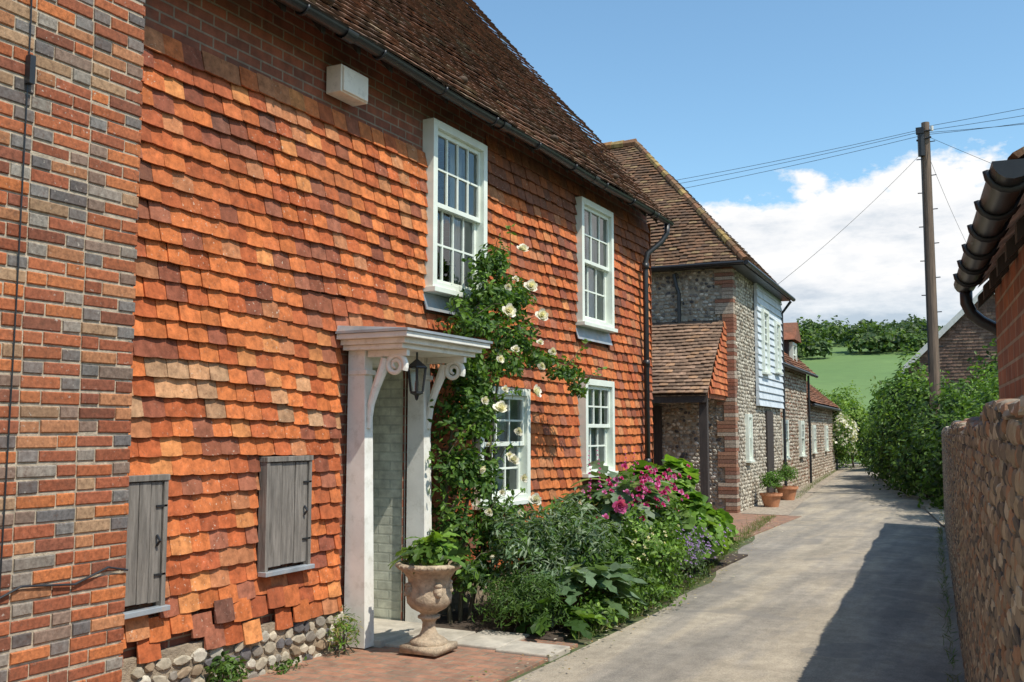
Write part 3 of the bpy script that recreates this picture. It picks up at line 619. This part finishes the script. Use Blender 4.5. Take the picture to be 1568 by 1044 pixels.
wire((px,py,9.05),(16,21,9.8),.3,.006); wire((px,py,8.95),(16,20.4,9.3),.4,.006); wire((px,py,8.9),(16,22,8.8),.5,.006); wire((px,py,8.85),(14,18,8.6),.6,.006)
wire((px,py,8.5),(-5.0,23.2,4.95),.12,.005); wire((px,py,8.5),(-.7,41,6.8),.4,.005); wire((px+.05,py,8.8),(5,24,4.5),.1,.005)
q.done('overhead_wires',M_black,P)
# ------------------------------------------------------------------ foliage
LV=np.array([(0,0,0),(.2,.3,.06),(.23,.62,.05),(0,1,-.06),(-.23,.62,.05),(-.2,.3,.06),(0,.33,0),(0,.66,0)])
LF=[(0,1,6),(1,2,7,6),(2,3,7),(0,6,5),(6,7,4,5),(7,3,4)]
NV=LV*np.array([.45,1,1]); 
QV=np.array([(0,-.5,0),(.45,0,.1),(0,.5,0),(-.45,0,.1)]); QF=[(0,1,2,3)]
k_=14; RVv=[(0,0,-.08)]+[((.5+.07*math.cos(5*a))*math.cos(a),(.5+.07*math.cos(5*a))*math.sin(a)+.15,.05*math.sin(3*a)) for a in np.linspace(0,2*math.pi,k_,endpoint=False)]
RV_=np.array(RVv); RF=[(0,1+i,1+(i+1)%k_) for i in range(k_)]
jl=[];
for i in range(9):
    y=i/8; wd=.16*math.sin(math.pi*min(1,y*.9+.1))**.6*(1.35 if i%2 else .6); z=.35*y-.55*y*y
    jl+=[(-wd,y,z+.03),(0,y,z),(wd,y,z+.03)]
JV=np.array(jl); JF=[(3*i,3*i+1,3*i+4,3*i+3) for i in range(8)]+[(3*i+1,3*i+2,3*i+5,3*i+4) for i in range(8)]
GV=np.array([(-.03,0,0),(.03,0,0),(.02,.6,.05),(0,1,.2)]); GF=[(0,1,2),(0,2,3)]
KIND={'oval':(LV,LF),'narrow':(NV,LF),'quad':(QV,QF),'round':(RV_,RF),'jag':(JV,JF),'grass':(GV,GF)}
def leaves(b,P,D_,size,kind,cols,wts=None,flat=.5,rnd=.6,mi=0):
    n=len(P); z=nrm(np.asarray(D_)*1.0+np.array([0,0,flat])+rng.normal(0,rnd,(n,3)))
    t=rng.normal(0,1,(n,3)); 
    if kind=='jag': t=np.asarray(D_)*np.array([1,1,.3])+rng.normal(0,.15,(n,3)); z=nrm(np.array([0,0,1])+rng.normal(0,.3,(n,3)))
    if kind=='grass': t=np.array([0,0,1.])+rng.normal(0,.35,(n,3)); z=nrm(rng.normal(0,1,(n,3)))
    y=nrm(t-(t*z).sum(1,keepdims=True)*z); x=np.cross(y,z)
    s=(size*rng.uniform(.6,1.3,n))[:,None]
    M=np.stack([x*s,y*s,z*s],axis=2)
    c=np.array(cols)[rng.choice(len(cols),n,p=None if wts is None else np.array(wts)/sum(wts))]*rng.uniform(.7,1.3,(n,1))
    bv,bf=KIND[kind]; b.inst(bv,bf,M,P,c,mi)
def mound(b,c,R,n,size,kind,cols,wts=None,flat=.5,rnd=.6,lo=.55,lump=.18,zmin=.03,low=-.3):
    d=nrm(rng.normal(0,1,(n,3))); d[:,2]=np.where(d[:,2]<low,-d[:,2],d[:,2])
    k=rng.uniform(0,6,3)
    lm=1+lump*(np.sin(d[:,0]*5+k[0])*np.sin(d[:,1]*6+k[1])+np.sin(d[:,2]*7+k[2]+d[:,0]*4)*.8)
    r=(lo+(1-lo)*rng.random(n)**.6)*lm
    P=np.array(c)+d*r[:,None]*np.array(R); P[:,2]=np.maximum(P[:,2],zmin+rng.random(n)*.05)
    leaves(b,P,d,size,kind,cols,wts,flat,rnd)
G1=[(.06,.12,.02),(.09,.165,.028),(.125,.21,.038),(.04,.085,.018)]
G2=[(.13,.24,.035),(.17,.30,.045),(.09,.18,.03),(.21,.32,.07)]
SG=[(.14,.21,.12),(.20,.27,.17),(.10,.17,.08),(.26,.32,.21)]
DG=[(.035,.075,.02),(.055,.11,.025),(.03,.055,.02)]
def stems(b,c,R,n,r_=.006,mi=1,h=1.):
    for _ in range(n):
        a=random.uniform(0,6.28); rr=random.random()**.5; e=(c[0]+R[0]*.6*rr*math.cos(a),c[1]+R[1]*.6*rr*math.sin(a),c[2]+R[2]*.4*h)
        b.tube([(c[0]+random.uniform(-.1,.1),c[1]+random.uniform(-.1,.1),0),((c[0]+e[0])/2,(c[1]+e[1])/2,e[2]*.5),e],[r_,r_*.8,r_*.4],5,mi,cap=False)
def plant(name,parts,petals=()):
    b=B()
    for p_ in parts:
        mound(b,**p_); stems(b,p_['c'],p_['R'],6)
    for (c,s,col,np_) in petals: flower(b,c,s,col,np_)
    return b.done(name,[M_leaf,M_stem,M_petal])
PV=np.array([(0,0,0),(.3,.25,.02),(.42,.6,.12),(.2,.95,.25),(-.2,.95,.25),(-.42,.6,.12),(-.3,.25,.02)]); PF=[(0,1,2,3,4,5,6)]
def flower(b,c,s,col,n_=14,out=(1,-.5,.5)):
    o=nrm(np.array(out)+rng.normal(0,.4,3)); t=nrm(np.cross(o,[.1,.2,1])); u=np.cross(o,t); M=[];C=[]
    for k in range(n_):
        ring=k/n_; a=k*2.4; rd_=t*math.cos(a)+u*math.sin(a); lift=.15+ring*1.3
        y=nrm(rd_*math.cos(lift)+o*math.sin(lift)); x=nrm(np.cross(y,o)); z=np.cross(x,y); ss=s*(1-.45*ring)*.62
        M.append(np.stack([x*ss,y*ss,z*ss],axis=1)); C.append(np.array(col)*random.uniform(.85,1.1))
    b.inst(PV,PF,M,np.tile(c,(n_,1)),C,2)
# climbing rose
b=B()
cl=[((-4.22,7.2,.7),(.20,.24,.35)),((-4.22,7.22,1.2),(.22,.24,.35)),((-4.2,7.27,1.65),(.22,.27,.35)),((-4.2,7.35,2.05),(.2,.3,.3)),((-4.2,7.55,2.45),(.25,.38,.27)),((-4.2,7.75,2.75),(.25,.3,.25)),((-4.22,7.80,3.02),(.18,.22,.2)),((-4.2,8.15,2.7),(.2,.28,.3)),
((-4.18,8.2,2.38),(.2,.35,.2)),((-4.15,7.9,2.15),(.2,.32,.15)),((-4.15,8.7,2.25),(.15,.35,.14)),((-4.12,9.25,2.15),(.12,.38,.12)),((-4.2,7.55,1.6),(.15,.22,.25)),((-4.15,7.5,1.1),(.2,.25,.35)),((-4.05,7.6,.7),(.25,.3,.3)),((-4.2,7.50,1.9),(.15,.22,.2)),((-4.2,7.95,3.10),(.08,.12,.12)),((-4.2,8.35,2.85),(.08,.15,.12)),((-4.1,7.35,.35),(.2,.3,.25)),((-4.2,7.75,1.75),(.07,.12,.22)),((-4.15,9.6,2.0),(.07,.15,.07))]
for c,R in cl: mound(b,c,R,int(2600*(R[0]*R[1]*R[2])**.5*2.0),.060,'oval',[(.06,.125,.025),(.095,.18,.03),(.14,.25,.04),(.04,.09,.02)],flat=.3,rnd=.7,lo=.3,lump=.35)
for path in ([(-4.25,7.2,0),(-4.3,7.15,.8),(-4.28,7.25,1.6),(-4.25,7.5,2.4),(-4.22,7.8,3.1)],[(-4.22,7.3,0),(-4.2,7.35,.9),(-4.22,7.6,1.7),(-4.2,8.1,2.3),(-4.12,9.4,2.2)],[(-4.2,7.4,0),(-4.1,7.6,.9),(-4.15,7.7,1.6),(-4.2,8.1,2.6),(-4.2,8.4,2.95)]):
    b.tube(path,[.02,.016,.012,.009,.004],6,1)
for _ in range(40):
    c,R=random.choice(cl); p0=np.array(c)+np.array([.05,random.uniform(-1,1)*R[1],R[2]*.6]); p1=p0+np.array([random.uniform(0,.2),random.uniform(-.15,.3),random.uniform(.08,.3)])
    b.tube([p0,(p0+p1)/2+np.array([0,0,.04]),p1],[.004,.003,.002],4,1)
    Pn=p0+(p1-p0)*rng.random((12,1)); leaves(b,Pn,nrm(rng.normal(0,1,(12,3))),.055,'oval',G2,flat=.4)
big=[(-4.0,7.95,3.22),(-3.98,8.05,2.9),(-3.95,8.2,2.65),(-3.95,7.55,2.62),(-3.9,7.35,1.78),(-3.9,7.5,1.35),(-3.85,7.85,1.0),(-3.95,8.0,1.95)]
sm=[(-3.93,7.45,1.95),(-3.93,7.5,1.4),(-3.95,7.15,1.85),(-3.9,7.3,1.1),(-3.95,7.35,.75),(-4.0,8.35,2.2),(-4.0,7.2,1.5),(-3.95,7.7,2.3),(-3.85,7.7,.75),(-3.95,7.1,1.3),(-3.92,7.3,2.2),(-3.9,7.6,.9),(-4.0,8.6,2.35),(-4.05,7.9,2.95),(-3.9,7.6,1.6),(-3.93,7.12,.95),(-3.93,7.2,.6),(-4.0,7.6,2.85),(-3.9,7.75,1.2),(-3.95,8.2,2.4)]
for L_,a,bb in ((big,.10,.13),(sm,.055,.085)):
    for c in L_: flower(b,np.array(c)+np.array([.06,random.uniform(-.05,.05),0]),random.uniform(a,bb),(.84,.79,.70),18,out=(.8,-.8,.3))
b.done('climbing_rose_bush',[M_leaf,M_stem,M_petal])
def P_(c,R,n,size,kind,cols,**k): d=dict(c=c,R=R,n=n,size=size,kind=kind,cols=cols); d.update(k); return d
plant('silver_leaf_shrub',[P_((-3.80,7.65,.46),(.38,.46,.48),3000,.085,'narrow',SG+G1[:2],rnd=.8,lump=.3),P_((-3.65,8.2,.42),(.40,.46,.46),3000,.085,'narrow',SG+G1[:2],rnd=.8,lump=.3)])
plant('cardoon_plant',[P_((-3.38,7.85,.25),(.22,.26,.24),90,.38,'jag',SG+[(.12,.2,.08)]),P_((-3.75,9.7,.80),(.25,.4,.3),110,.38,'jag',SG),P_((-3.4,7.35,.1),(.18,.18,.12),60,.28,'jag',G1)])
plant('euphorbia_plant',[P_((-3.58,7.2,.2),(.34,.30,.28),2800,.05,'narrow',[(.07,.14,.03),(.11,.19,.04),(.06,.11,.03)],rnd=.9)])
plant('leafy_perennial',[P_((-3.30,8.45,.28),(.34,.48,.36),3000,.06,'oval',G1+G2[:1],rnd=.8,lump=.35),P_((-3.28,9.2,.30),(.36,.5,.42),3400,.055,'oval',G2+G1[1:3],rnd=.8,lump=.35),P_((-3.12,8.8,.10),(.22,1.0,.15),1800,.045,'oval',G1+G2,rnd=.8,lump=.4),P_((-3.15,7.75,.1),(.2,.4,.16),900,.045,'oval',G1+G2,rnd=.8,lump=.4)],
      [((-3.12+random.uniform(-.1,.1),8.9+random.uniform(-.6,.6),.45+random.random()*.25),.035,(.75,.7,.45),6) for _ in range(34)])
plant('peony_plant',[P_((-3.8,8.9,.46),(.42,.55,.38),2200,.10,'narrow',G1+G2,rnd=.7,lump=.35)],[((-3.36,8.75,.92),.15,(.78,.16,.42),20),((-3.5,9.1,.95),.07,(.6,.1,.3),12),((-3.4,8.5,.82),.07,(.7,.2,.45),12),((-3.7,8.6,.95),.06,(.78,.65,.5),12)])
plant('valerian_plant',[P_((-3.6,10.0,.52),(.38,.55,.5),2800,.07,'oval',G1+G2[:1],rnd=.8,lump=.3)],
      [((-3.45+random.gauss(0,.16),9.75+random.gauss(0,.42),1.0+random.gauss(0,.11)),random.uniform(.04,.07),random.choice([(.45,.03,.15),(.6,.06,.25),(.7,.2,.45)]),9) for _ in range(150)])
plant('foxglove_plant',[P_((-4.0,10.0,.5),(.3,.4,.4),600,.10,'oval',G1+G2[:1])],
      [((-3.9+.02*random.random(),yy_+random.uniform(-.02,.02),.95+.045*k),.05*(1-k/16),(.62,.12,.38),6) for yy_ in (9.3,9.55,10.3,10.6) for k in range(11)])
plant('catmint_plant',[P_((-3.2,10.0,.22),(.28,.6,.32),2800,.04,'narrow',SG+G1,rnd=.9)],
      [((-3.04+random.gauss(0,.1),9.9+random.gauss(0,.42),.45+random.gauss(0,.09)),.03,(.42,.30,.56),6) for _ in range(170)])
plant('mallow_plant',[P_((-3.85,11.3,.62),(.5,.85,.60),950,.20,'round',G2,flat=.8,rnd=.45,lo=.6),P_((-3.40,10.95,.42),(.38,.55,.48),750,.17,'round',G2,flat=.7,rnd=.5,lo=.6),P_((-4.1,12.0,.65),(.35,.6,.52),450,.2,'round',G2,flat=.8,rnd=.45,lo=.6),P_((-3.45,11.7,.3),(.32,.5,.4),450,.16,'round',G2,flat=.7,rnd=.5,lo=.5)])
plant('foundation_weeds',[P_((-4.38,4.75,.1),(.1,.13,.14),260,.045,'oval',G1),P_((-4.36,5.9,.12),(.08,.14,.2),350,.045,'narrow',G2+[(.3,.25,.08)]),P_((-4.40,5.35,.03),(.05,.15,.05),90,.035,'oval',G1)])
b=B()
pts=[]
for _ in range(3000):
    y=random.uniform(7.2,18.8); x=np.interp(y,LY,LX)-.06-abs(random.gauss(0,.09))*(1.6 if y>12.5 else .8); pts.append((x,y,0.01))
for _ in range(900):
    y=random.uniform(18,23); pts.append((np.interp(y,RY,RX)+random.uniform(-.05,.7),y,.02))
for _ in range(1200):
    y=random.uniform(24,43); pts.append((np.interp(y,LY,LX)-abs(random.gauss(0,.12)),y,.02))
for _ in range(500):
    y=random.uniform(4,17.8); pts.append((.15-.0753*y-.06-abs(random.gauss(0,.03)),y,.015))
P2=np.array(pts); leaves(b,P2,np.zeros((len(P2),3)),.07,'grass',[(.10,.18,.04),(.15,.22,.05),(.2,.2,.08)])
b.done('grass_verge',[M_leaf])
b=B(); n=420; P2=np.stack([rng.uniform(-3.9,-2.9,n),rng.uniform(5,18,n),np.full(n,.045)],1); P2[:,0]=np.interp(P2[:,1],LY,LX)+rng.normal(0,.12,n)
leaves(b,P2,np.tile([0,0,3.],(n,1)),.035,'oval',[(.3,.2,.08),(.5,.4,.2),(.6,.55,.45),(.15,.18,.05)],flat=2,rnd=.3); b.done('fallen_leaves',[M_leaf])
# urn
U_=empty('stone_urn',(-3.84,6.20,.042))
b=B(); b.box(-.15,.15,-.15,.15,0,.05)
b.lathe((0,0,.05),[(.13,0),(.135,.02),(.11,.04),(.07,.06),(.050,.10),(.046,.15),(.057,.17),(.08,.18),(.08,.195),(.057,.205),(.07,.22),(.12,.25),(.152,.29),(.158,.33),(.152,.36),(.145,.40),(.155,.46),(.19,.51),(.225,.53),(.238,.545),(.238,.562),(.215,.572),(.19,.56),(.175,.52),(.0,.51)],48,fl=(11,14,16))
for k in range(30):
    a=2*math.pi*k/30; b.inst(ICO1[0],ICO1[1],[np.diag([.016,.016,.016])],[(.230*math.cos(a),.230*math.sin(a),.602)],[(1,1,1)])
for a in (-.6,-2.2,1.0,2.6):
    cx_,cy_=.150*math.cos(a),.150*math.sin(a)
    b.inst(ICO2[0],ICO2[1],[np.diag([.035,.035,.05]),np.diag([.02,.02,.02]),np.diag([.03,.03,.018])],[(cx_,cy_,.43),(cx_*1.15,cy_*1.15,.41),(cx_*1.05,cy_*1.05,.47)],[(1,1,1)]*3)
b.done('urn_body',M_stone,U_,smooth=True)
b=B(); mound(b,(0,0,.66),(.17,.17,.10),420,.065,'oval',G2+G1,lo=.2); mound(b,(0,0,.68),(.10,.10,.12),45,.20,'jag',G2+G1); b.done('urn_foliage',[M_leaf],U_)
for i,(x,y,s) in enumerate([(-4.78,21.3,1.05),(-4.93,23.6,1.15)]):
    E=empty('terracotta_plant_pot',(x,y,.018))
    b=B(); b.lathe((0,0,0),[(.0,0),(.14*s,0),(.20*s,.22*s),(.225*s,.22*s),(.225*s,.27*s),(.20*s,.27*s),(.19*s,.24*s),(0,.24*s)],28); b.done('pot',M_terra,E)
    b=B(); mound(b,(0,0,.45*s),(.22*s,.22*s,.24*s),1300,.045,'oval',[(.10,.20,.03),(.14,.27,.04),(.06,.13,.02)],lo=.4); b.done('potted_shrub',[M_leaf],E)
# hedges / shrubs / trees
def bush(name,parts,kind='oval',size=.09,cols=G1,dens=1.):
    b=B()
    for (c,R) in parts:
        n=int(dens*2200*(R[0]*R[1]+R[1]*R[2]+R[0]*R[2])/3/(size*11)**2*1.5)
        mound(b,c,R,n,size,kind,cols,lo=.6,lump=.25,rnd=.7,low=-.85)
        mound(b,c,[q_*.7 for q_ in R],n//4,size*1.6,kind,DG,lo=.5,low=-.9)  # inner leaves coloured darker, standing in for shade inside the bush
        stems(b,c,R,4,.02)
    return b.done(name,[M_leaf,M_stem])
hp=[]
for k in range(9):
    f=k/8; x=-1.3-3.0*f; y=22.6+13.5*f; h=1.1+.25*math.sin(k*1.9)
    hp.append(((x+random.uniform(-.1,.2),y,h*.85),(.8,1.3,h)))
bush('lane_hedge',hp,size=.13,cols=DG+G1+G1)
bush('garden_shrub',[((-.45,19.6,1.3),(.7,1.1,1.15)),((-.25,17.2,1.3),(.5,1.1,1.1)),((-.1,14.8,1.3),(.45,1.1,.9)),((.05,12.6,1.25),(.45,1.0,.75)),((-.3,21.5,1.5),(.9,1.2,1.2))],size=.09,cols=G1+G2)
bush('elder_shrub',[((-2.7,29.5,2.0),(1.0,1.2,1.5)),((-2.1,27.3,1.7),(.9,1.2,1.3)),((-1.0,24.8,1.7),(.9,1.2,1.1))],size=.13,cols=G1+G2)
bush('yellow_green_shrub',[((-6.6,45.2,1.5),(.9,1.2,1.5)),((-7.4,47.5,1.8),(1.3,1.3,1.8)),((-5.0,47.0,1.1),(.9,1.4,1.2)),((-4.6,42.5,1.3),(.8,1.4,1.4))],size=.15,cols=[(.18,.29,.04),(.13,.23,.035),(.22,.34,.06)])
bush('roadside_shrub',[((-6.2,52,1.6),(1.6,1.6,1.6)),((-9.5,54,1.8),(2,2,1.8)),((-3.6,50,1.6),(1.4,2,1.6))],size=.2,cols=G1)
b=B(); 
for c,R in [((-6.75,41.9,1.4),(.7,.9,1.1)),((-6.9,43.2,1.0),(.7,.9,1.0))]:
    mound(b,c,R,2600,.11,'oval',G2+G1,lo=.5,low=-.8); mound(b,c,[x*1.05 for x in R],900,.12,'quad',[(.7,.68,.6),(.75,.72,.62)],lo=.85)
b.done('white_flowering_shrub',[M_leaf,M_stem])
def tree(name,x,y,z0,h,r_,size,cols=G1,n=1500):
    b=B(); b.tube([(x,y,z0-.3),(x+.1,y,z0+h*.3),(x,y+.1,z0+h*.6)],[r_*.09,r_*.07,r_*.03],8,1)
    for k in range(9):
        a=k*2.4; rr=r_*random.uniform(.3,.65); c=(x+rr*math.cos(a),y+rr*math.sin(a),z0+h*random.uniform(.35,.8)); b.tube([(x,y,z0+h*.3),c],[r_*.04,r_*.012],5,1,cap=False)
        mound(b,c,(r_*.5,r_*.5,h*.2),n//9,size,'oval',cols,lo=.3,lump=.3,low=-.8)
    return b.done(name,[M_leaf,M_stem])
tree('broadleaf_tree',-6.3,62,0,4.6,2.0,.28,G1,4000)
tree('broadleaf_tree',-1.2,66,0,4.2,2.4,.3,G1,4000)
tree('broadleaf_tree',.2,27,0,3.9,1.6,.15,G1+DG,5000)
b=B()
for k in range(340):
    az=rad(random.uniform(-48,32)); dd=random.choice([268,285,305,330,350])+random.uniform(-9,9); x=dd*math.sin(az); y=dd*math.cos(az); z=th(x,y); r_=random.uniform(2.6,6.0); h=random.uniform(3.5,7)
    tint=random.uniform(.75,1.45)
    mound(b,(x,y,z+h*.4),(r_,r_,h*.6),260,1.2,'quad',[(.06*tint,.105*tint,.035),(.09*tint,.15*tint,.04),(.12*tint,.18*tint,.05),(.045,.08,.03)],lo=.6,lump=.3,zmin=-99)
b.done('distant_trees',[M_leaf])
# ------------------------------------------------------------------ sky / sun
EL,AZ=57,105
wd=bpy.data.worlds.new('World'); scene.world=wd; wd.use_nodes=True; nt=wd.node_tree; bg=nt.nodes['Background']
sk=N(nt,'ShaderNodeTexSky',sky_type='NISHITA'); sk.sun_disc=False; sk.sun_elevation=rad(EL); sk.sun_rotation=rad(AZ); sk.ozone_density=1.0; sk.air_density=1.0; sk.dust_density=.6
tc=N(nt,'ShaderNodeTexCoord'); mp=N(nt,'ShaderNodeMapping'); mp.inputs['Scale'].default_value=(1,1,1.7); mp.inputs['Location'].default_value=(.35,.1,.2)
nt.links.new(tc.outputs['Generated'],mp.inputs['Vector']); sx=N(nt,'ShaderNodeSeparateXYZ'); nt.links.new(tc.outputs['Generated'],sx.inputs[0])
n1=noise(nt,mp.outputs[0],8,14,.6)
def math_(op,a,b_):
    m=N(nt,'ShaderNodeMath',operation=op)
    for i,v in enumerate((a,b_)):
        if np.isscalar(v): m.inputs[i].default_value=v
        else: nt.links.new(v,m.inputs[i])
    return m.outputs[0]
e_=math_('MULTIPLY',math_('SUBTRACT',.232,sx.outputs[2]),6.0)
e_=math_('MINIMUM',e_,.22)
dns=math_('ADD',n1,e_)
fac=ramp(nt,dns,[(.50,0),(.57,1)])
mp2=N(nt,'ShaderNodeMapping'); mp2.inputs['Scale'].default_value=(1,1,3.0); mp2.inputs['Location'].default_value=(.6,.3,.1); nt.links.new(tc.outputs['Generated'],mp2.inputs['Vector'])
n2=noise(nt,mp2.outputs[0],8,14,.62)
sh=math_('ADD',n2,math_('MULTIPLY',math_('SUBTRACT',sx.outputs[2],.135),1.9))
cc=ramp(nt,sh,[(.34,(.52,.60,.70)),(.46,(.74,.79,.85)),(.54,(.9,.92,.95)),(.62,(1,1,1))])
STR=.13
ccs=mix(nt,1.0,cc,(7.8,7.8,7.8),'MULTIPLY')
low=ramp(nt,sx.outputs[2],[(0,.7),(.09,.9),(.14,1)])
skt=mix(nt,1.0,sk.outputs[0],(1.25,1.55,1.55),'MULTIPLY')
skc=mix(nt,mix(nt,1.0,fac,low,'MULTIPLY'),skt,ccs)
nt.links.new(skc,bg.inputs['Color']); bg.inputs['Strength'].default_value=STR
sd=bpy.data.lights.new('sun','SUN'); sd.energy=5.0; sd.angle=rad(.5); sd.color=(1,.93,.82)
so_=bpy.data.objects.new('sun',sd); scene.collection.objects.link(so_)
ts=Vector((math.cos(rad(EL))*math.sin(rad(AZ)),math.cos(rad(EL))*math.cos(rad(AZ)),math.sin(rad(EL)))); so_.rotation_euler=ts.to_track_quat('Z','Y').to_euler()
cam=bpy.data.cameras.new('camera'); co=bpy.data.objects.new('camera',cam); scene.collection.objects.link(co)
cam.lens=35; cam.sensor_width=36; cam.clip_end=5000; cam.clip_start=.02; co.location=(0,0,1.6); co.rotation_euler=(rad(95.17),0,rad(27.1)); scene.camera=co
scene.view_settings.view_transform='Standard'; scene.view_settings.look='None'; scene.view_settings.exposure=0
